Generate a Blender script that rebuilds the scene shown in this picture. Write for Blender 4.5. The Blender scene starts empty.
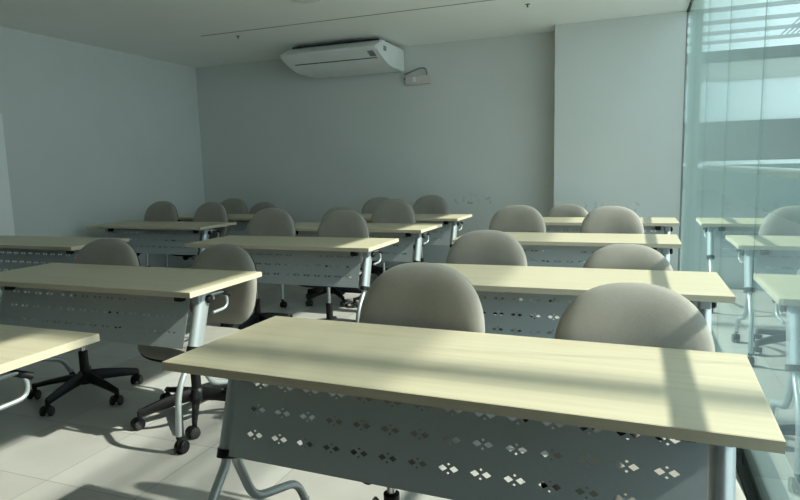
import bpy, bmesh, math, random
from mathutils import Vector, Matrix
from mathutils.geometry import delaunay_2d_cdt
random.seed(7)
S = bpy.context.scene
C = S.collection
PI = math.pi

# ------------------------------------------------------------------ materials
def mat(name):
    m = bpy.data.materials.new(name); m.use_nodes = True
    nt = m.node_tree
    return m, nt, nt.nodes['Principled BSDF']
def N(nt, t, **kw):
    n = nt.nodes.new(t)
    for k, v in kw.items():
        if k in n.inputs: n.inputs[k].default_value = v
        else: setattr(n, k, v)
    return n
def ramp(nt, stops):
    r = nt.nodes.new('ShaderNodeValToRGB'); e = r.color_ramp.elements
    while len(e) < len(stops): e.new(.5)
    for el, (p, c) in zip(e, stops): el.position = p; el.color = (*c, 1)
    return r
def objco(nt, scale=(1, 1, 1)):
    t = N(nt, 'ShaderNodeTexCoord'); mp = N(nt, 'ShaderNodeMapping'); mp.inputs['Scale'].default_value = scale
    nt.links.new(t.outputs['Object'], mp.inputs['Vector']); return mp.outputs['Vector']
def bump(nt, b, sock, strength, dist=.002):
    bp = N(nt, 'ShaderNodeBump'); bp.inputs['Strength'].default_value = strength; bp.inputs['Distance'].default_value = dist
    nt.links.new(sock, bp.inputs['Height']); nt.links.new(bp.outputs['Normal'], b.inputs['Normal'])
def noisy(name, c0, c1, scale=(8, 8, 8), rough=.5, metal=0, bumps=0, spec=.5, detail=4):
    m, nt, b = mat(name)
    n = N(nt, 'ShaderNodeTexNoise'); n.inputs['Scale'].default_value = 1; n.inputs['Detail'].default_value = detail
    nt.links.new(objco(nt, scale), n.inputs['Vector'])
    r = ramp(nt, [(.3, c0), (.7, c1)]); nt.links.new(n.outputs['Fac'], r.inputs['Fac'])
    nt.links.new(r.outputs['Color'], b.inputs['Base Color'])
    b.inputs['Roughness'].default_value = rough; b.inputs['Metallic'].default_value = metal
    b.inputs['Specular IOR Level'].default_value = spec
    if bumps: bump(nt, b, n.outputs['Fac'], bumps)
    return m

M = {}
# maple laminate: long faint grain along x
def maple():
    m, nt, b = mat('maple_laminate')
    v = objco(nt, (1.2, 34, 34))
    n = N(nt, 'ShaderNodeTexNoise'); n.inputs['Scale'].default_value = 1.4; n.inputs['Detail'].default_value = 6; n.inputs['Distortion'].default_value = .6
    nt.links.new(v, n.inputs['Vector'])
    r = ramp(nt, [(.25, (.51, .455, .32)), (.5, (.565, .51, .368)), (.8, (.60, .55, .405))])
    nt.links.new(n.outputs['Fac'], r.inputs['Fac']); nt.links.new(r.outputs['Color'], b.inputs['Base Color'])
    b.inputs['Roughness'].default_value = .42; b.inputs['Specular IOR Level'].default_value = .4
    return m
M['maple'] = maple()
M['edge'] = noisy('maple_edge_band', (.57, .50, .365), (.63, .56, .41), (3, 60, 60), .5)
M['silver'] = noisy('silver_powder_coat', (.47, .51, .52), (.51, .55, .56), (300, 300, 300), .38, .55)
M['panel'] = noisy('grey_perforated_steel', (.385, .43, .445), (.415, .46, .475), (200, 200, 200), .45, .12)
M['bar'] = noisy('grey_support_steel', (.34, .37, .38), (.38, .41, .42), (60, 60, 60), .45, .4)
M['black'] = noisy('black_nylon', (.006, .0065, .007), (.011, .012, .013), (60, 60, 60), .45, 0, 0, .3)
M['rubber'] = noisy('dark_rubber_tread', (.02, .02, .022), (.035, .035, .037), (80, 80, 80), .7)
M['hubgrey'] = noisy('grey_wheel_hub', (.25, .26, .27), (.3, .31, .32), (50, 50, 50), .4)
M['chrome'] = noisy('chromed_steel', (.62, .64, .65), (.68, .7, .71), (50, 50, 50), .18, 1)
def fabric():
    m, nt, b = mat('beige_grey_fabric')
    v = objco(nt, (420, 420, 110))
    n = N(nt, 'ShaderNodeTexNoise'); n.inputs['Scale'].default_value = 1; n.inputs['Detail'].default_value = 3
    nt.links.new(v, n.inputs['Vector'])
    n2 = N(nt, 'ShaderNodeTexNoise'); n2.inputs['Scale'].default_value = 1; n2.inputs['Detail'].default_value = 2
    nt.links.new(objco(nt, (9, 9, 6)), n2.inputs['Vector'])
    mx = N(nt, 'ShaderNodeMath', operation='MULTIPLY_ADD'); mx.inputs[1].default_value = .55
    nt.links.new(n2.outputs['Fac'], mx.inputs[0])
    h = N(nt, 'ShaderNodeMath', operation='MULTIPLY'); h.inputs[1].default_value = .45
    nt.links.new(n.outputs['Fac'], h.inputs[0]); nt.links.new(h.outputs[0], mx.inputs[2])
    r = ramp(nt, [(.3, (.27, .255, .225)), (.7, (.345, .327, .292))])
    nt.links.new(mx.outputs[0], r.inputs['Fac']); nt.links.new(r.outputs['Color'], b.inputs['Base Color'])
    b.inputs['Roughness'].default_value = .95; b.inputs['Specular IOR Level'].default_value = .15
    b.inputs['Sheen Weight'].default_value = .25; b.inputs['Sheen Roughness'].default_value = .5
    bump(nt, b, n.outputs['Fac'], .25, .0012)
    return m
M['fabric'] = fabric()
def plaster(name, c0, c1, scuffs=None):
    m, nt, b = mat(name)
    g = N(nt, 'ShaderNodeNewGeometry')
    n = N(nt, 'ShaderNodeTexNoise'); n.inputs['Scale'].default_value = 1.6; n.inputs['Detail'].default_value = 5
    nt.links.new(g.outputs['Position'], n.inputs['Vector'])
    r = ramp(nt, [(.3, c0), (.7, c1)]); nt.links.new(n.outputs['Fac'], r.inputs['Fac'])
    col = r.outputs['Color']
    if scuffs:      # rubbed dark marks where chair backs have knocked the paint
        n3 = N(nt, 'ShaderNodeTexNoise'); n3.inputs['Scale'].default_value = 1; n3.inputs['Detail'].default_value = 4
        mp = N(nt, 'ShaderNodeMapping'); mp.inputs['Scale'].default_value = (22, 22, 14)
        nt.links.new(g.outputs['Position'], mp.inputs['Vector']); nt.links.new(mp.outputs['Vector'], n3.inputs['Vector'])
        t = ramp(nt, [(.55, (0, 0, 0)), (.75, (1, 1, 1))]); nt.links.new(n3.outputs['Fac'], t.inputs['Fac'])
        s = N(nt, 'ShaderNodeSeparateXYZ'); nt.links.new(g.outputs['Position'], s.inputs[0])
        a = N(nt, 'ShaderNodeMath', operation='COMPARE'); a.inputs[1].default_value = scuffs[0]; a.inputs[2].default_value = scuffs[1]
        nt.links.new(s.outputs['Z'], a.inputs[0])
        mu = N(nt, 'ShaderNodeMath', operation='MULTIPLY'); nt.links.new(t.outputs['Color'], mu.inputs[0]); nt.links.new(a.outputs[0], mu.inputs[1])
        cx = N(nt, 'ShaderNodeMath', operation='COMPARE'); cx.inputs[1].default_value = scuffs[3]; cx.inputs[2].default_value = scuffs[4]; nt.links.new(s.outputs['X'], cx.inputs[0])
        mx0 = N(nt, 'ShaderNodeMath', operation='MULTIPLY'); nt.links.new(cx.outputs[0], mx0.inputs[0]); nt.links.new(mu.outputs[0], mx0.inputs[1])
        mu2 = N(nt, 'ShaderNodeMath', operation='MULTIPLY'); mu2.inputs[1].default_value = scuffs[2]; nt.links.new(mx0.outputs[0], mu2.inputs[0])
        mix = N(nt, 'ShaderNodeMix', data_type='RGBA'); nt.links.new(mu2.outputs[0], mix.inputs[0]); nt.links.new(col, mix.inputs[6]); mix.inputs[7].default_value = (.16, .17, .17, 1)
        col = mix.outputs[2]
    nt.links.new(col, b.inputs['Base Color']); b.inputs['Roughness'].default_value = .75; b.inputs['Specular IOR Level'].default_value = .3
    return m
M['wall'] = plaster('white_wall_paint', (.62, .645, .625), (.65, .675, .655))
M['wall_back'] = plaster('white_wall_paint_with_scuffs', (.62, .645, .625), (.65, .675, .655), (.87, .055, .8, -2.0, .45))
M['front'] = plaster('pale_bounce_wall_paint', (.66, .665, .65), (.69, .695, .68))  # even tone of the unseen wall, lightened to bounce fill onto table fronts
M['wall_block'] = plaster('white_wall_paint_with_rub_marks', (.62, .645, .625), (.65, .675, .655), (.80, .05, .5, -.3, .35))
M['ceiling'] = plaster('white_ceiling_paint', (.88, .89, .86), (.91, .92, .89))
def tiles():
    m, nt, b = mat('grey_floor_tiles')
    g = N(nt, 'ShaderNodeNewGeometry'); mp = N(nt, 'ShaderNodeMapping')
    mp.inputs['Location'].default_value = (2.27 / .47, -1.70 / .47, 0); mp.inputs['Scale'].default_value = (1 / .47, 1 / .47, 1)
    nt.links.new(g.outputs['Position'], mp.inputs['Vector'])
    sx = N(nt, 'ShaderNodeSeparateXYZ'); nt.links.new(mp.outputs['Vector'], sx.inputs[0])
    fl = N(nt, 'ShaderNodeVectorMath', operation='FLOOR'); nt.links.new(mp.outputs['Vector'], fl.inputs[0])
    w = N(nt, 'ShaderNodeTexWhiteNoise'); nt.links.new(fl.outputs[0], w.inputs['Vector'])
    n = N(nt, 'ShaderNodeTexNoise'); n.inputs['Scale'].default_value = 5; n.inputs['Detail'].default_value = 7; nt.links.new(g.outputs['Position'], n.inputs['Vector'])
    r = ramp(nt, [(0, (.42, .40, .375)), (.5, (.475, .465, .44)), (1, (.53, .525, .50))]); nt.links.new(w.outputs['Value'], r.inputs['Fac'])
    r2 = ramp(nt, [(.3, (.9, .9, .9)), (.7, (1, 1, 1))]); nt.links.new(n.outputs['Fac'], r2.inputs['Fac'])
    mx = N(nt, 'ShaderNodeMix', data_type='RGBA', blend_type='MULTIPLY'); mx.inputs[0].default_value = 1
    nt.links.new(r.outputs['Color'], mx.inputs[6]); nt.links.new(r2.outputs['Color'], mx.inputs[7])
    # grout lines
    gro = None
    for ax in 'XY':
        fr = N(nt, 'ShaderNodeMath', operation='FRACT'); nt.links.new(sx.outputs[ax], fr.inputs[0])
        lt = N(nt, 'ShaderNodeMath', operation='LESS_THAN'); lt.inputs[1].default_value = .008; nt.links.new(fr.outputs[0], lt.inputs[0])
        if gro is None: gro = lt
        else:
            m2 = N(nt, 'ShaderNodeMath', operation='MAXIMUM'); nt.links.new(gro.outputs[0], m2.inputs[0]); nt.links.new(lt.outputs[0], m2.inputs[1]); gro = m2
    mg = N(nt, 'ShaderNodeMix', data_type='RGBA'); nt.links.new(gro.outputs[0], mg.inputs[0]); nt.links.new(mx.outputs[2], mg.inputs[6]); mg.inputs[7].default_value = (.24, .24, .23, 1)
    nt.links.new(mg.outputs[2], b.inputs['Base Color']); b.inputs['Roughness'].default_value = .35; b.inputs['Specular IOR Level'].default_value = .35
    return m
M['floor'] = tiles()
def glass():
    m = bpy.data.materials.new('green_tinted_glass'); m.use_nodes = True; nt = m.node_tree; nt.nodes.clear()
    out = N(nt, 'ShaderNodeOutputMaterial'); tr = N(nt, 'ShaderNodeBsdfTransparent'); gl = N(nt, 'ShaderNodeBsdfGlossy'); mix = N(nt, 'ShaderNodeMixShader')
    tr.inputs['Color'].default_value = (.905, .962, .945, 1); gl.inputs['Roughness'].default_value = 0; gl.inputs['Color'].default_value = (.86, .97, .96, 1)
    g = N(nt, 'ShaderNodeNewGeometry')
    d = N(nt, 'ShaderNodeVectorMath', operation='DOT_PRODUCT'); nt.links.new(g.outputs['Normal'], d.inputs[0]); nt.links.new(g.outputs['Incoming'], d.inputs[1])
    ab = N(nt, 'ShaderNodeMath', operation='ABSOLUTE'); nt.links.new(d.outputs['Value'], ab.inputs[0])
    om = N(nt, 'ShaderNodeMath', operation='SUBTRACT'); om.inputs[0].default_value = 1; nt.links.new(ab.outputs[0], om.inputs[1])
    pw = N(nt, 'ShaderNodeMath', operation='POWER'); pw.inputs[1].default_value = 5; nt.links.new(om.outputs[0], pw.inputs[0])
    ma = N(nt, 'ShaderNodeMath', operation='MULTIPLY_ADD'); ma.inputs[1].default_value = .955; ma.inputs[2].default_value = .045; nt.links.new(pw.outputs[0], ma.inputs[0])
    nt.links.new(ma.outputs[0], mix.inputs[0]); nt.links.new(tr.outputs[0], mix.inputs[1]); nt.links.new(gl.outputs[0], mix.inputs[2]); nt.links.new(mix.outputs[0], out.inputs[0])
    return m
M['glass'] = glass()
def seal():
    m = bpy.data.materials.new('clear_grey_silicone_seal'); m.use_nodes = True; nt = m.node_tree; nt.nodes.clear()
    out = N(nt, 'ShaderNodeOutputMaterial'); tr = N(nt, 'ShaderNodeBsdfTransparent'); df = N(nt, 'ShaderNodeBsdfDiffuse'); mix = N(nt, 'ShaderNodeMixShader')
    tr.inputs['Color'].default_value = (.80, .88, .86, 1); df.inputs['Color'].default_value = (.10, .15, .145, 1); mix.inputs[0].default_value = .2
    nt.links.new(tr.outputs[0], mix.inputs[1]); nt.links.new(df.outputs[0], mix.inputs[2]); nt.links.new(mix.outputs[0], out.inputs[0]); return m
M['seal'] = seal()
M['channel'] = noisy('black_floor_channel', (.012, .013, .013), (.02, .02, .02), (30, 30, 30), .5)
M['ac'] = noisy('white_ac_plastic', (.74, .76, .75), (.78, .80, .79), (4, 4, 4), .4)
M['door'] = noisy('white_door_laminate', (.84, .86, .85), (.88, .9, .89), (3, 3, 3), .5)
M['ac_dark'] = noisy('dark_gap_shade_and_joint', (.02, .022, .022), (.03, .032, .032), (20, 20, 20), .6)
M['acgrey'] = noisy('grey_ac_inset', (.2, .21, .21), (.26, .27, .27), (20, 20, 20), .5)
M['boxpink'] = noisy('off_white_trunking', (.56, .52, .49), (.62, .58, .55), (14, 14, 14), .5)
M['ext_white'] = noisy('pale_atrium_render', (.80, .84, .84), (.84, .88, .88), (2, 2, 2), .7)
M['ext_dark'] = noisy('grey_atrium_cladding', (.085, .10, .105), (.105, .12, .125), (2, 2, 2), .6)
M['ext_beige'] = noisy('beige_atrium_soffit', (.45, .46, .42), (.52, .53, .49), (.5, .5, 9), .7)
M['ext_beam'] = noisy('grey_skylight_beam', (.46, .50, .50), (.52, .56, .56), (3, 3, 3), .5)
M['ext_floor'] = noisy('grey_green_walkway_floor', (.025, .04, .04), (.04, .055, .055), (4, 4, 4), .3)
M['ext_fin'] = noisy('grey_green_fin', (.26, .33, .32), (.30, .37, .36), (3, 3, 3), .6)
M['ext_bounce'] = noisy('atrium_bounce_floor', (.30, .34, .33), (.34, .38, .37), (.6, .6, .6), .5)
M['ext_kerb'] = noisy('grey_kerb_stone', (.11, .14, .14), (.14, .17, .17), (6, 6, 6), .6)
M['ext_teal'] = noisy('blue_grey_atrium_cladding', (.10, .15, .15), (.13, .18, .18), (2, 2, 2), .6)
M['ext_rail'] = noisy('pale_grey_rail_paint', (.55, .57, .57), (.62, .64, .64), (5, 90, 90), .4, 0)

# ------------------------------------------------------------------ mesh helpers
def obj(name, bm, m, parent=None, smooth=False, me_only=False):
    bmesh.ops.recalc_face_normals(bm, faces=bm.faces[:])
    me = bpy.data.meshes.new(name); bm.to_mesh(me); bm.free(); me.materials.append(m)
    if smooth:
        for p in me.polygons: p.use_smooth = True
        me.set_sharp_from_angle(angle=math.radians(40))
    o = bpy.data.objects.new(name, me); C.objects.link(o)
    if parent: o.parent = parent
    return o
def B(): return bmesh.new()
def box(bm, x0, x1, y0, y1, z0, z1, bev=0, seg=2):
    t = bmesh.new()
    r = bmesh.ops.create_cube(t, size=1)
    for v in t.verts: v.co = Vector(((x0 + x1) / 2 + v.co.x * (x1 - x0), (y0 + y1) / 2 + v.co.y * (y1 - y0), (z0 + z1) / 2 + v.co.z * (z1 - z0)))
    if bev: bmesh.ops.bevel(t, geom=t.edges[:], offset=bev, segments=seg, affect='EDGES', profile=.5)
    merge(bm, t); return bm
def merge(bm, t):
    me = bpy.data.meshes.new('tmp'); t.to_mesh(me); t.free(); bm.from_mesh(me); bpy.data.meshes.remove(me)
def sweep(bm, pts, rad, n=12, sq=None, caps=True):
    """round tube along points; rad is a number or one per point; sq=(a,b) gives an oval in the local frame"""
    pts = [Vector(p) for p in pts]; rings = []; up0 = None
    for i, p in enumerate(pts):
        d = (pts[min(i + 1, len(pts) - 1)] - pts[max(i - 1, 0)]).normalized()
        if up0 is None: up0 = Vector((1, 0, 0)) if abs(d.x) < .9 else Vector((0, 0, 1))
        s = d.cross(up0).normalized(); u = s.cross(d).normalized(); up0 = u
        r = rad[i] if isinstance(rad, (list, tuple)) else rad
        a, b_ = (sq[0] * r, sq[1] * r) if sq else (r, r)
        rings.append([bm.verts.new(p + u * (a * math.cos(2 * PI * k / n)) + s * (b_ * math.sin(2 * PI * k / n))) for k in range(n)])
    for A, Bq in zip(rings, rings[1:]):
        for k in range(n): bm.faces.new((A[k], A[(k + 1) % n], Bq[(k + 1) % n], Bq[k]))
    if caps: bm.faces.new(rings[0][::-1]); bm.faces.new(rings[-1])
    return bm
def fillet(pts, r, seg=6):
    pts = [Vector(p) for p in pts]; out = [pts[0]]
    for a, b_, c in zip(pts, pts[1:], pts[2:]):
        d1 = (a - b_); d2 = (c - b_); rr = min(r, d1.length * .49, d2.length * .49)
        p0 = b_ + d1.normalized() * rr; p1 = b_ + d2.normalized() * rr
        for k in range(seg + 1):
            t = k / seg; out.append(p0 * (1 - t) ** 2 + b_ * 2 * t * (1 - t) + p1 * t * t)
    out.append(pts[-1]); return out
def lathe(bm, prof, n=24, center=(0, 0, 0), axis='Z'):
    rings = []; c = Vector(center)
    for r, z in prof:
        ring = []
        for k in range(n):
            a = 2 * PI * k / n; p = (r * math.cos(a), r * math.sin(a), z)
            if axis == 'X': p = (z, p[0], p[1])
            if axis == 'Y': p = (p[0], z, p[1])
            ring.append(bm.verts.new(c + Vector(p)))
        rings.append(ring)
    for A, Bq in zip(rings, rings[1:]):
        for k in range(n): bm.faces.new((A[k], A[(k + 1) % n], Bq[(k + 1) % n], Bq[k]))
    bm.faces.new(rings[0][::-1]); bm.faces.new(rings[-1]); return bm
def prism(bm, poly, x0, x1):
    """(y,z) outline extruded along x"""
    A = [bm.verts.new((x0, y, z)) for y, z in poly]; Bq = [bm.verts.new((x1, y, z)) for y, z in poly]
    n = len(poly)
    for k in range(n): bm.faces.new((A[k], A[(k + 1) % n], Bq[(k + 1) % n], Bq[k]))
    bm.faces.new(A[::-1]); bm.faces.new(Bq); return bm
def thing(name, label, cat, loc=(0, 0, 0), rz=0, group=None):
    o = bpy.data.objects.new(name, None); o.empty_display_size = .1; C.objects.link(o)
    o.location = loc; o.rotation_euler = (0, 0, rz); o['label'] = label; o['category'] = cat
    if group: o['group'] = group
    return o
def tag(o, label, cat, group=None):
    o['label'] = label; o['category'] = cat
    if group: o['group'] = group
    return o
def struct(name, bm, m, parent=None):
    o = obj(name, bm, m, parent)
    if not parent: o['kind'] = 'structure'
    return o
def copy_tree(o, parent=None):
    c = o.copy(); C.objects.link(c)
    if parent: c.parent = parent
    for ch in list(o.children): copy_tree(ch, c)
    return c

# ------------------------------------------------------------------ room shell
XL, XG, YB, YS, XS, CZ, YF = -5.602, .439, 6.995, 6.686, -.803, 2.672, -2.4
struct('floor', box(B(), XL - .12, XG, YF - .1, YB + .12, -.12, 0), M['floor'])
struct('ceiling', box(B(), XL - .12, XG + .03, YF - .1, YB + .12, CZ, CZ + .14), M['ceiling'])
struct('wall_left', box(B(), XL - .12, XL, YF - .1, YB + .12, 0, CZ), M['wall'])
struct('wall_back', box(B(), XL, XS, YB, YB + .12, 0, CZ), M['wall_back'])
struct('wall_right', box(B(), XS, XG - .012, YS, YB + .12, 0, CZ), M['wall_block'])     # projecting block beside the glass
struct('wall_front', box(B(), XL, XG, YF - .1, YF, 0, CZ), M['front'])
struct('wall_side_light_block', box(B(), XG - .06, XG + .03, YF, .945, 0, CZ), M['front'])  # solid stretch added out of view to block sun from the front
# glazed side: frameless panes butt-jointed with a dark seal
JY = [.95, 1.73, 2.70, 3.665, 4.75, 5.72, YS + .004]
for i, (a, b_) in enumerate(zip(JY, JY[1:])):
    struct('window_%d' % (i + 1), box(B(), XG, XG + .007, a + .0015, b_ - .0015, .012, CZ), M['glass'])
for i, y in enumerate(JY[1:-1]):
    struct('trim_%d' % (i + 1), box(B(), XG + .001, XG + .006, y - .0015, y + .0015, .012, CZ - .001), M['seal'])
struct('trim_8', box(B(), XG - .012, XG, YS, YS + .012, 0, CZ), M['acgrey'])
struct('baseboard_right', box(B(), XG - .022, XG, .95, YS, 0, .022), M['channel'])
struct('trim_9', box(B(), XG - .012, XG, .95, YS, CZ - .012, CZ), M['channel'])
# door leaf in the left wall
d = struct('door_1', box(B(), XL + .001, XL + .035, 3.18, 4.135, 0, 1.86, .004), M['door'])
# ------------------------------------------------------------------ outside: rail, walkway, far side of the atrium, skylight
EY = 28.6
struct('wall_atrium', box(B(), .70, 16, EY, EY + .2, 5.16, 5.62), M['ext_dark'])
struct('trim_10', box(B(), .70, 16, EY + .05, EY + .2, 4.40, 5.16), M['ext_beige'])
struct('trim_11', box(B(), .70, 16, EY + .1, EY + .25, 2.78, 4.40), M['ext_white'])
struct('trim_12', box(B(), .70, 16, EY - .1, EY + .2, 1.18, 2.78), M['ext_dark'])
struct('trim_13', box(B(), .70, 16, EY - .1, EY + .2, -3.8, 1.02), M['ext_teal'])
struct('trim_16', box(B(), .70, 16, EY - .14, EY + .2, 1.02, 1.18), M['ext_white'])
struct('trim_14', box(B(), XG + .03, XG + .13, YS - .02, YS + .16, -.1, CZ + .14), M['ext_fin'])
struct('trim_17', box(B(), XG + .012, XG + .13, YF, 26, -.02, .12, .008), M['ext_kerb'])
struct('floor_walkway', box(B(), XG, 3.0, YF - 1, EY, -.24, -.02), M['ext_floor'])
struct('floor_atrium_bounce', box(B(), 2.0, 22, YF - 8, EY, -3.9, -3.8), M['ext_bounce'])  # unseen lower floor added to bounce sunlight up onto the ceiling
hr = obj('handrail', sweep(sweep(B(), [(.65, -2.4, 1.187), (.65, 14, 1.187)], .022, 16), [(.65, 14, 1.187), (.65, 14, -.0199)], .02, 12), M['ext_rail'], smooth=True)
tag(hr, 'steel handrail running along just outside the glass wall', 'handrail')
y = 26.89
while y > -3:
    b_ = obj('skylight_beam', box(B(), .6, 16, y - .045, y + .045, 5.62, 5.74, .006), M['ext_beam'])
    tag(b_, 'grey skylight beam spanning the atrium outside the glass wall', 'beam', 'skylight beams over the atrium')
    y -= 1.9
for k in range(4):  # added bars, placed so their soft shadow dims the table's left part
    x = 4.92 + .17 * k
    b_ = obj('added_shade_purlin', box(B(), x - .022, x + .022, -3, 26.9, 5.745, 5.79, .004), M['ext_beam'])
    tag(b_, 'added thin purlin over the skylight beams, placed to dim part of the table tops', 'purlin', 'added shading purlins over the beams')

# ------------------------------------------------------------------ desk
W, D, T, TH = 1.487, .55, .74, .026
PW = W - .27
X0 = .020          # the frame sits slightly off the middle of the top
LEAN = .32
def py(z, off=.06, z0=.45): return -D / 2 + off + (z - z0) * LEAN
def perforated():
    """panel sheet with 14 x 3 clusters of four diamond holes, made as a real sheet with openings"""
    zt, zb = .70, .458
    sl = math.hypot(1, LEAN); H = (zt - zb) * sl
    verts, edges, faces = [], [], []
    def loop(ps):
        s = len(verts); verts.extend(Vector(p) for p in ps); n = len(ps)
        edges.extend((s + i, s + (i + 1) % n) for i in range(n)); return list(range(s, s + n))
    loop([(X0 - PW / 2, 0), (X0 + PW / 2, 0), (X0 + PW / 2, H), (X0 - PW / 2, H)])
    holes = []
    pitch = .0815
    for j in range(3):
        for i in range(14):
            cx = X0 + (i - 6.5) * pitch; cz = .070 * (j + 1)
            for dx, dz, a, b_ in ((-.0145, 0, .0118, .0078), (.0145, 0, .0118, .0078), (0, .0105, .0042, .0032), (0, -.0105, .0042, .0032)):
                holes.append((cx + dx, cz + dz, a, b_)); loop([(cx + dx - a, cz + dz), (cx + dx, cz + dz - b_), (cx + dx + a, cz + dz), (cx + dx, cz + dz + b_)])
    vo, eo, fo, *_ = delaunay_2d_cdt(verts, edges, faces, 0, 1e-6)
    def inhole(p):
        return any(abs(p.x - h[0]) / h[2] + abs(p.y - h[1]) / h[3] < .999 for h in holes)
    bm = B()
    th = .0016; nrm = Vector((0, -1, LEAN)).normalized()
    def P(v, o): z = zb + v.y / sl; return Vector((v.x, py(z), z)) + nrm * o
    A = [bm.verts.new(P(v, th / 2)) for v in vo]; Bk = [bm.verts.new(P(v, -th / 2)) for v in vo]
    cnt = {}
    for f in fo:
        c = sum((vo[i] for i in f), Vector((0, 0))) / len(f)
        if inhole(c): continue
        bm.faces.new([A[i] for i in f]); bm.faces.new([Bk[i] for i in reversed(f)])
        for a, b_ in zip(f, f[1:] + f[:1]): cnt[(a, b_)] = 1
    for (a, b_) in list(cnt):
        if (b_, a) not in cnt: bm.faces.new((A[a], A[b_], Bk[b_], Bk[a]))
    # folded lower and side lips
    for z0_, z1_ in ((zb - .002, zb + .002),):
        box(bm, X0 - PW / 2, X0 + PW / 2, py(zb) + .001, py(zb) + .018, zb - .001, zb + .001)
    return bm
def make_desk():
    t = thing('training_table', 'x', 'table')
    tb = B(); box(tb, -W / 2, W / 2, -D / 2, D / 2, T - TH, T, .0015, 1)
    obj('tabletop', tb, M['maple'], t)
    eb = B()
    for x0, x1, y0, y1 in ((-W / 2 - .0012, W / 2 + .0012, -D / 2 - .0012, -D / 2 + .0004), (-W / 2 - .0012, W / 2 + .0012, D / 2 - .0004, D / 2 + .0012),
                           (-W / 2 - .0012, -W / 2 + .0004, -D / 2, D / 2), (W / 2 - .0004, W / 2 + .0012, -D / 2, D / 2)):
        box(eb, x0, x1, y0, y1, T - TH + .001, T - .001)
    obj('edge_band', eb, M['edge'], t)
    obj('modesty_panel', perforated(), M['panel'], t)
    sb = B(); box(sb, -W / 2 + .07, W / 2 - .07, -.06, -.015, T - TH - .042, T - TH - .004, .003)
    obj('support_beam', sb, M['bar'], t)
    for s in (-1, 1):
        x = X0 + s * (W / 2 - .105); ZR = .445
        yr = -D / 2 + .06 + .048; yt = yr + (.70 - ZR) * LEAN
        lb = B(); sweep(lb, [(x, yr - .01 * LEAN, ZR - .01), (x, yt, .70)], 1, 24, (.027, .044))
        lg = obj('leg', lb, M['silver'], t, True)
        for e in (-1, 1):
            if e < 0: q = fillet([(x, yr - .016, ZR + .01), (x, yr - .022, ZR - .025), (x, yr - .130, ZR - .145), (x, yr - .148, .085)], .08, 8); yc = yr - .148
            else: q = fillet([(x, yr + .016, ZR + .01), (x, yr + .022, ZR - .03), (x, yr + .095, ZR - .195), (x, yr + .335, ZR - .266), (x, yr + .385, .085)], .06, 8); yc = yr + .385
            fb = B(); sweep(fb, q, .014, 14); obj('foot_tube', fb, M['silver'], lg, True)
            ca = B()
            for k in (-1, 1): lathe(ca, [(.0, k * .005), (.026, k * .005), (.0295, k * .009), (.0295, k * .019), (.026, k * .023), (0.001, k * .023)], 22, (x, yc + .014, .0295), 'X')
            box(ca, x - .0045, x + .0045, yc - .012, yc + .024, .02, .075, .003)
            lathe(ca, [(.011, .07), (.013, .075), (.013, .095), (.01, .1)], 14, (x, yc, 0))
            obj('caster', ca, M['black'], lg, True)
        cb = B(); sweep(cb, [(x, yr - .004, ZR - .012), (x, yr + .004, ZR + .012)], 1, 24, (.031, .048)); obj('collar', cb, M['black'], lg, True)
        # bracket under the top: plate, black block in front, release loop with black grip behind
        bk = B(); box(bk, x - .035, x + .035, -D / 2 + .05, D / 2 - .09, T - TH - .012, T - TH - .0005, .002)
        box(bk, x - .022, x + .022, yt - .06, yt + .06, .655, T - TH - .01, .006)
        br = obj('top_bracket', bk, M['bar'], t)
        bb = B(); box(bb, x - s * .075 - .022, x - s * .075 + .022, -D / 2 + .10, -D / 2 + .145, T - TH - .046, T - TH - .001, .004); obj('stop_block', bb, M['black'], br)
        hl = fillet([(x + s * .022, yt + .02, .685), (x + s * .03, yt + .13, .685), (x + s * .03, yt + .14, .60), (x + s * .022, yt + .035, .595)], .045, 6)
        hb = B(); sweep(hb, hl, .0075, 10); h = obj('release_loop', hb, M['silver'], br, True)
        gb = B(); sweep(gb, [(x + s * .02, yt + .09, .69), (x + s * .035, yt + .15, .66)], [.011, .012], 12); obj('grip', gb, M['black'], h, True)
        kb = B(); lathe(kb, [(.018, 0), (.02, .004), (.02, .018), (.014, .024)], 20, (x + s * .022, yt + .0, .668), 'X') if s > 0 else lathe(kb, [(.014, -.024), (.02, -.018), (.02, -.004), (.018, 0)], 20, (x - .022, yt, .668), 'X')
        obj('tilt_knob', kb, M['black'], br, True)
    return t
# front-right top corner x, y, rotation, label
DESKS = [
 (.270, 1.245, -.032, 'maple-topped training table nearest the camera, sunlit at its right end beside the glass'),
 (.366, 2.570, .006, 'maple-topped training table second from the front in the row beside the glass'),
 (.282, 4.141, -.006, 'maple-topped training table third from the front in the row beside the glass'),
 (.357, 5.537, .010, 'last training table in the row beside the glass, against the white wall block'),
 (-1.644, .922, 0, 'training table cut by the lower left edge of the photo, only its right end showing'),
 (-1.805, 2.111, -.004, 'training table with shaded top just left of the nearest table, near casters and chair bases'),
 (-1.619, 3.622, .001, 'training table in the middle of the room with two chairs side by side behind it'),
 (-1.646, 4.760, -.024, 'training table second from the back in the middle row, behind two chair backs'),
 (-1.639, 5.859, -.022, 'rearmost training table of the middle row, lit right corner against the back wall'),
 (-3.871, 3.296, -.012, 'training table at the left edge of the photo without chairs, by the left wall'),
 (-3.876, 4.747, -.026, 'dim training table by the left wall with two dark chair backs behind it'),
 (-3.880, 5.780, -.02, 'rearmost training table in the back left corner, mostly hidden behind chairs'),
]
proto = make_desk()
for i, (x, y, a, lab) in enumerate(DESKS):
    o = proto if i == 0 else copy_tree(proto)
    ca, sa = math.cos(a), math.sin(a); lx, ly = -W / 2, D / 2
    o.location = (x + lx * ca - ly * sa, y + lx * sa + ly * ca, 0); o.rotation_euler.z = a
    o['label'] = lab; o['group'] = 'training tables in rows'

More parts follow.
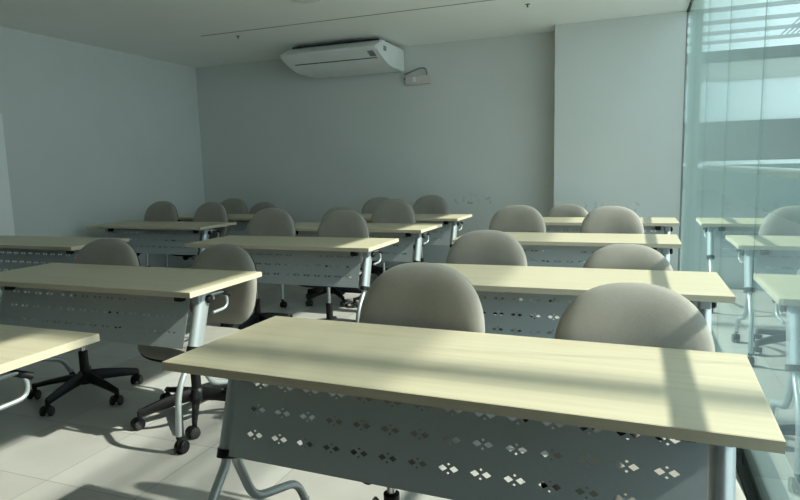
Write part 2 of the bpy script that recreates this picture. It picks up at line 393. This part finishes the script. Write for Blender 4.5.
# ------------------------------------------------------------------ office chair (sitter faces -y)
BW, ZT0, ZB0 = .228, .92, .49       # half width, top and bottom of the backrest
ZC = .68
def back_outline(a):
    c, s = math.cos(a), math.sin(a)
    if s >= 0:
        n = 2.45; return BW * math.copysign(abs(c) ** (2 / n), c), ZC + (ZT0 - ZC) * abs(s) ** (2 / n)
    n = 3.8
    zz = abs(s) ** (2 / n)
    return BW * (1 - .09 * zz ** 1.5) * math.copysign(abs(c) ** (2 / n), c), ZC - (ZC - ZB0) * zz
def back_mesh(front, back, scale=1.0, y0=0, n=56, rings=9):
    bm = B()
    def P(r, a, side):
        x, z = back_outline(a); x *= r * scale; z = ZC + (z - ZC) * r * scale
        prof = (1 - r ** 5) ** .5 if r < 1 else 0
        yy = y0 - .5 * x * x + (z - ZC) * .24 + (.012 * math.cos((z - .62) * 9))
        return (x, yy + (-front * prof if side < 0 else back * prof), z)
    R_ = [math.sin(PI / 2 * k / rings) for k in range(1, rings + 1)]
    Fr = [[bm.verts.new(P(r, 2 * PI * k / n, -1)) for k in range(n)] for r in R_]
    Bk = [[bm.verts.new(P(r, 2 * PI * k / n, 1)) for k in range(n)] for r in R_[:-1]] + [Fr[-1]]
    cf = bm.verts.new(P(0, 0, -1)); cb = bm.verts.new(P(0, 0, 1))
    for G, c in ((Fr, cf), (Bk, cb)):
        for k in range(n): bm.faces.new((c, G[0][k], G[0][(k + 1) % n]))
        for A, Bq in zip(G, G[1:]):
            for k in range(n): bm.faces.new((A[k], Bq[k], Bq[(k + 1) % n], A[(k + 1) % n]))
    return bm
def seat_mesh(top, bot, z0, sc):
    bm = B(); n = 56; rings = 7
    def P(r, a, side):
        c, s = math.cos(a), math.sin(a); e = 2 / 3.2
        x = .235 * sc * math.copysign(abs(c) ** e, c) * r; y = -.005 + .225 * sc * math.copysign(abs(s) ** e, s) * r
        pr = (1 - r ** 6) ** .5 if r < 1 else 0
        drop = -.03 * max(0, (-y - .12) / .11) ** 2
        return (x, y, z0 + drop + .25 * x * x + (top * pr if side > 0 else -bot * pr))
    R_ = [math.sin(PI / 2 * k / rings) for k in range(1, rings + 1)]
    U = [[bm.verts.new(P(r, 2 * PI * k / n, 1)) for k in range(n)] for r in R_]
    L = [[bm.verts.new(P(r, 2 * PI * k / n, -1)) for k in range(n)] for r in R_[:-1]] + [U[-1]]
    cu = bm.verts.new(P(0, 0, 1)); cl = bm.verts.new(P(0, 0, -1))
    for G, c in ((U, cu), (L, cl)):
        for k in range(n): bm.faces.new((c, G[0][k], G[0][(k + 1) % n]))
        for A, Bq in zip(G, G[1:]):
            for k in range(n): bm.faces.new((A[k], Bq[k], Bq[(k + 1) % n], A[(k + 1) % n]))
    return bm
BY = .268                       # backrest behind the column
def make_chair():
    t = thing('office_chair', 'x', 'chair')
    obj('backrest', back_mesh(.044, .026, 1, BY), M['fabric'], t, True)
    obj('back_shell', back_mesh(.012, .030, .985, BY + .012), M['black'], t, True)
    obj('seat', seat_mesh(.035, .022, .455, 1), M['fabric'], t, True)
    obj('seat_shell', seat_mesh(.004, .022, .436, .97), M['black'], t, True)
    ar = B()
    sweep(ar, fillet([(0, .03, .405), (0, .22, .405), (0, .30, .46), (0, .335, .66)], .09, 8), 1, 12, (.035, .009))
    box(ar, -.075, .075, -.09, .09, .395, .42, .008)
    obj('back_bracket', ar, M['black'], t, True)
    gl = B(); lathe(gl, [(.025, .10), (.025, .265), (.019, .268)], 20)
    g = obj('gas_lift', gl, M['black'], t, True)
    pb = B(); lathe(pb, [(.014, .26), (.014, .40)], 16); obj('piston', pb, M['chrome'], g, True)
    lv = B(); sweep(lv, fillet([(-.05, .03, .405), (-.16, .03, .405), (-.22, .03, .395)], .04, 4), .006, 8); sweep(lv, [(-.2, .03, .398), (-.25, .03, .39)], .011, 10)
    obj('height_lever', lv, M['black'], t, True)
    kn = B(); lathe(kn, [(.02, -.035), (.027, -.03), (.027, 0), (.02, .005)], 18, (.0, -.13, .385), 'Y'); box(kn, -.01, .01, -.14, -.02, .38, .4); obj('tension_knob', kn, M['black'], t, True)
    bs = B(); lathe(bs, [(.03, .075), (.042, .08), (.042, .125), (.034, .145), (.028, .15)], 20)
    for k in range(5):
        a = PI / 2 + .35 + 2 * PI * k / 5
        pts = [Vector((r * math.cos(a), r * math.sin(a), z)) for r, z in ((.02, .115), (.1, .108), (.2, .092), (.285, .075))]
        sweep(bs, pts, [1.0, .9, .75, .6], 10, (.021, .036))
    obj('star_base', bs, M['black'], t, True)
    for k in range(5):
        a = PI / 2 + .35 + 2 * PI * k / 5; cx, cy = .285 * math.cos(a), .285 * math.sin(a)
        cb = B(); lathe(cb, [(.01, .05), (.012, .055), (.012, .085), (.009, .088)], 12, (cx, cy, 0))
        box(cb, cx - .006, cx + .006, cy - .025, cy + .012, .024, .058, .004)
        # hood over the twin wheels
        hd = [(cy - .012 + .031 * math.cos(b_), .0265 + .031 * math.sin(b_)) for b_ in [PI * j / 10 for j in range(11)]]
        prism(cb, hd, cx - .012, cx + .012)
        c = obj('caster', cb, M['black'], t, True)
        for s in (-1, 1):
            wb = B(); lathe(wb, [(.005, s * .0125), (.023, s * .0125), (.0265, s * .016), (.0265, s * .026), (.022, s * .03), (.005, s * .031)], 22, (cx, cy - .012, .0265), 'X')
            obj('wheel', wb, M['rubber'], c, True)
    return t
# backrest top: x, y of the backrest, height of its top, turn, label
CH = [
 (-0.662, 1.930, 0.936, -.05, 'grey-beige office chair behind the nearest table, the left one of its two'),
 (-0.001, 1.920, 0.897, .10, 'grey-beige office chair behind the nearest table, the right one nearest the glass'),
 (-0.744, 3.250, 0.909, 0, 'grey-beige office chair behind the second table beside the glass, left one of its two'),
 (-0.028, 3.200, 0.853, .06, 'low-set office chair behind the second table beside the glass, right one of its two'),
 (-0.851, 4.800, 0.943, -.04, 'sunlit pale office chair behind the third table beside the glass, left one of its two'),
 (-0.154, 4.810, 0.933, .05, 'sunlit pale office chair behind the third table beside the glass, right one of its two'),
 (-0.608, 6.200, 0.859, .0, 'office chair behind the last table beside the glass, just the dome of its back showing'),
 (-2.981, 2.800, 0.877, .18, 'office chair in shade at the middle of the shaded left table, brown-grey back'),
 (-2.105, 2.775, 0.864, -.03, 'office chair at the right end of the shaded left table, its back edge catching sun'),
 (-2.758, 4.280, 0.957, .02, 'office chair behind the mid-room table, left one of its two'),
 (-2.108, 4.280, 0.941, -.02, 'office chair behind the mid-room table, right one of its two'),
 (-2.139, 5.420, 0.962, 0, 'office chair at the right end of the second table from the back, middle row'),
 (-2.708, 5.450, 0.895, .05, 'low-set office chair at the second table from the back, peeking over another chair'),
 (-2.146, 6.580, 0.941, -.08, 'office chair at the right end of the rearmost middle table, dark against the back wall'),
 (-2.772, 6.580, 0.923, .06, 'office chair at the rearmost middle table, half hidden by a nearer chair back'),
 (-4.949, 5.450, 0.955, .03, 'leftmost office chair in the photo, dark back behind the table by the left wall'),
 (-4.231, 5.400, 0.944, -.04, 'dark office chair second from left at the table by the left wall'),
 (-4.809, 6.560, 0.926, .05, 'small far office chair in the back left corner, rising behind a dark chair'),
 (-4.327, 6.530, 0.874, -.05, 'far office chair at the rearmost left table, only its top showing over a nearer chair'),
]
cp = make_chair()
SPIN = [17.1, 39.2, 26.6, 43.5, 49.1, 4.7, 0.9, 13.7, -18, 16.9, 71.7, 33.9, 60.2, 34.3, 54.0, 10.8, 45.7, 62.5, 49.7]   # how far each chair base has swivelled
UPPER = ('backrest', 'back_shell', 'seat', 'seat_shell', 'back_bracket', 'height_lever', 'tension_knob')
for i, (x, y, zt, a, lab) in enumerate(CH):
    o = cp if i == 0 else copy_tree(cp)
    dy = BY + .035
    o.location = (x + dy * math.sin(a), y - dy * math.cos(a), 0); o.rotation_euler.z = a
    o['label'] = lab; o['group'] = 'grey-beige office chairs'
    for ch in o.children:
        base = ch.name.split('.')[0]
        ch.location.z = (zt - ZT0) if base in UPPER else 0
        if base == 'star_base' or base == 'caster': ch.location = (0, 0, 0)
    spin = math.radians(SPIN[i])
    for ch in o.children:
        if ch.name.split('.')[0] in ('star_base', 'caster'): ch.rotation_euler.z = spin

# ------------------------------------------------------------------ air conditioner, trunking and small ceiling things
ac = thing('air_conditioner', 'long white ceiling air conditioner in front of the back wall', 'air conditioner', (-3.157, 6.6, 2.38))
o0 = Vector((-3.157, 6.6, 2.38)); hx = .587
def acp(y, z): return (y - o0.y, z - o0.z)
prof = [acp(*p) for p in ((6.31, 2.628), (6.955, 2.628), (6.965, 2.618), (6.965, 2.395), (6.95, 2.38), (6.60, 2.378), (6.50, 2.385), (6.38, 2.41), (6.26, 2.45), (6.17, 2.492), (6.12, 2.522), (6.118, 2.532), (6.13, 2.545))]
bd = B(); prism(bd, prof, -hx + .03, hx - .03); obj('housing', bd, M['ac'], ac)
for s in (-1, 1):
    e = B(); pr2 = [(y * 1.0, z) for y, z in prof]; prism(e, pr2, min(s * hx, s * (hx - .03)), max(s * hx, s * (hx - .03)))
    bmesh.ops.bevel(e, geom=[g for g in e.edges if abs(g.verts[0].co.x - s * hx) < 1e-4 and abs(g.verts[1].co.x - s * hx) < 1e-4], offset=.012, segments=3, affect='EDGES')
    ec = obj('end_cap', e, M['ac'], ac)
    if s > 0:
        ip = B(); box(ip, hx - .002, hx + .003, -.28, -.20, .14, .19, .002); obj('cap_latch', ip, M['acgrey'], ec)
gp = B(); box(gp, -hx + .05, hx - .05, acp(6.318, 0)[0], acp(6.335, 0)[0], acp(0, 2.625)[1], acp(0, 2.650)[1]); obj('top_gap_shade', gp, M['ac_dark'], ac)  # near-black strip stands in for shade in the gap under the ceiling
def under(t): # point on the lower front curve
    a, b_ = acp(6.26, 2.45), acp(6.17, 2.492); return (a[0] + (b_[0] - a[0]) * t, a[1] + (b_[1] - a[1]) * t)
ln = B(); u0, u1 = under(-.25), under(-.15)
prism(ln, [(u0[0], u0[1] - .002), (u1[0], u1[1] - .002), (u1[0], u1[1] + .004), (u0[0], u0[1] + .004)], -hx + .1, hx - .06); obj('louver_joint', ln, M['ac_dark'], ac)
dp = B(); u0, u1 = under(.15), under(1.1)
prism(dp, [(u0[0], u0[1] - .003), (u1[0], u1[1] - .003), (u1[0], u1[1] + .005), (u0[0], u0[1] + .005)], hx - .125, hx - .055); obj('display', dp, M['acgrey'], ac)
hg = B()
for x in (-.5, .5): box(hg, x - .02, x + .02, .0, .12, acp(0, 2.625)[1], CZ - o0.z - .0005)
obj('hanger_bracket', hg, M['bar'], ac)

jb = thing('trunking_box', 'small pinkish white connection box on the back wall beside the air conditioner', 'box', (-2.40, YB, 2.27))
b1 = B(); box(b1, -.155, .155, -.055, -.0005, -.05, .05, .006); obj('cover', b1, M['boxpink'], jb)
b2 = B(); box(b2, -.06, -.02, -.061, -.05, -.02, .035, .003); b2 = obj('rocker_switch', b2, M['ac'], jb)
pc = B(); sweep(pc, fillet([(-.175, -.035, .075), (-.12, -.035, .09), (.02, -.035, .135), (.095, -.035, .13), (.11, -.035, .045)], .05, 6), .009, 10); obj('cable', pc, M['acgrey'], jb, True)
pp = B(); sweep(pp, [(-.175, -.03, .025), (-.15, -.03, .02)], .016, 12); obj('conduit', pp, M['acgrey'], jb, True)

sl = B(); box(sl, -4.26, .40, 5.44, 5.448, CZ - .004, CZ - .0002); struct('trim_15', sl, M['acgrey'])
for x, y, lab in ((-.93, 5.73, 'tiny dark sprinkler head on the ceiling near the white wall block'), (-3.93, 5.62, 'tiny dark sprinkler head on the ceiling left of the air conditioner')):
    sp = thing('sprinkler', lab, 'sprinkler', (x, y, CZ), 0, 'ceiling sprinklers')
    a = B(); lathe(a, [(.022, 0), (.022, -.004), (.01, -.006)][::-1], 16); obj('escutcheon', a, M['acgrey'], sp, True)
    a = B(); lathe(a, [(.006, -.005), (.005, -.018), (.003, -.022)][::-1], 10); lathe(a, [(.010, -.022), (.010, -.025)][::-1], 12); obj('deflector', a, M['black'], sp, True)
dl = thing('ceiling_disc', 'shallow white round fitting at the top edge of the photo on the ceiling', 'ceiling fitting', (-2.60, 4.70, CZ))
a = B(); lathe(a, [(.10, -.012), (.125, -.006), (.13, -.0003)], 32); obj('rim', a, M['ac'], dl, True)
a = B(); lathe(a, [(.07, -.016), (.08, -.012)], 28); obj('lens', a, M['ac'], dl, True)

# ------------------------------------------------------------------ camera
h, yaw, p, r, f = 1.25776, .36829, .13434, -.02621, 609.905
fw = Vector((-math.sin(yaw) * math.cos(p), math.cos(yaw) * math.cos(p), -math.sin(p)))
ri = Vector((math.cos(yaw), math.sin(yaw), 0)); up = ri.cross(fw)
cr, sr = math.cos(r), math.sin(r)
X = ri * cr + up * sr; Y = up * cr - ri * sr
cam = bpy.data.cameras.new('camera'); cam.sensor_width = 36; cam.lens = 36 * f / 800; cam.clip_start = .02
co = bpy.data.objects.new('camera', cam); C.objects.link(co)
co.matrix_world = Matrix(((X.x, Y.x, -fw.x, 0), (X.y, Y.y, -fw.y, 0), (X.z, Y.z, -fw.z, h), (0, 0, 0, 1)))
S.camera = co

# ------------------------------------------------------------------ light
sun = bpy.data.lights.new('sun', 'SUN'); sun.energy = 8.2; sun.angle = math.radians(1.0); sun.color = (1, .925, .82)
so = bpy.data.objects.new('sun', sun); C.objects.link(so)
so.rotation_euler = Vector((1, .125, .83)).to_track_quat('Z', 'Y').to_euler(); so.location = (6, 2, 6)
w = bpy.data.worlds.new('world'); S.world = w; w.use_nodes = True
bg = w.node_tree.nodes['Background']; bg.inputs['Color'].default_value = (.76, .91, 1, 1); bg.inputs['Strength'].default_value = 2.3
S.view_settings.view_transform = 'Standard'; S.view_settings.look = 'None'; S.view_settings.gamma = 1; S.view_settings.use_curve_mapping = False
S.view_settings.exposure = 0
S.cycles.max_bounces = 12; S.cycles.diffuse_bounces = 6; S.cycles.glossy_bounces = 6; S.cycles.transparent_max_bounces = 24
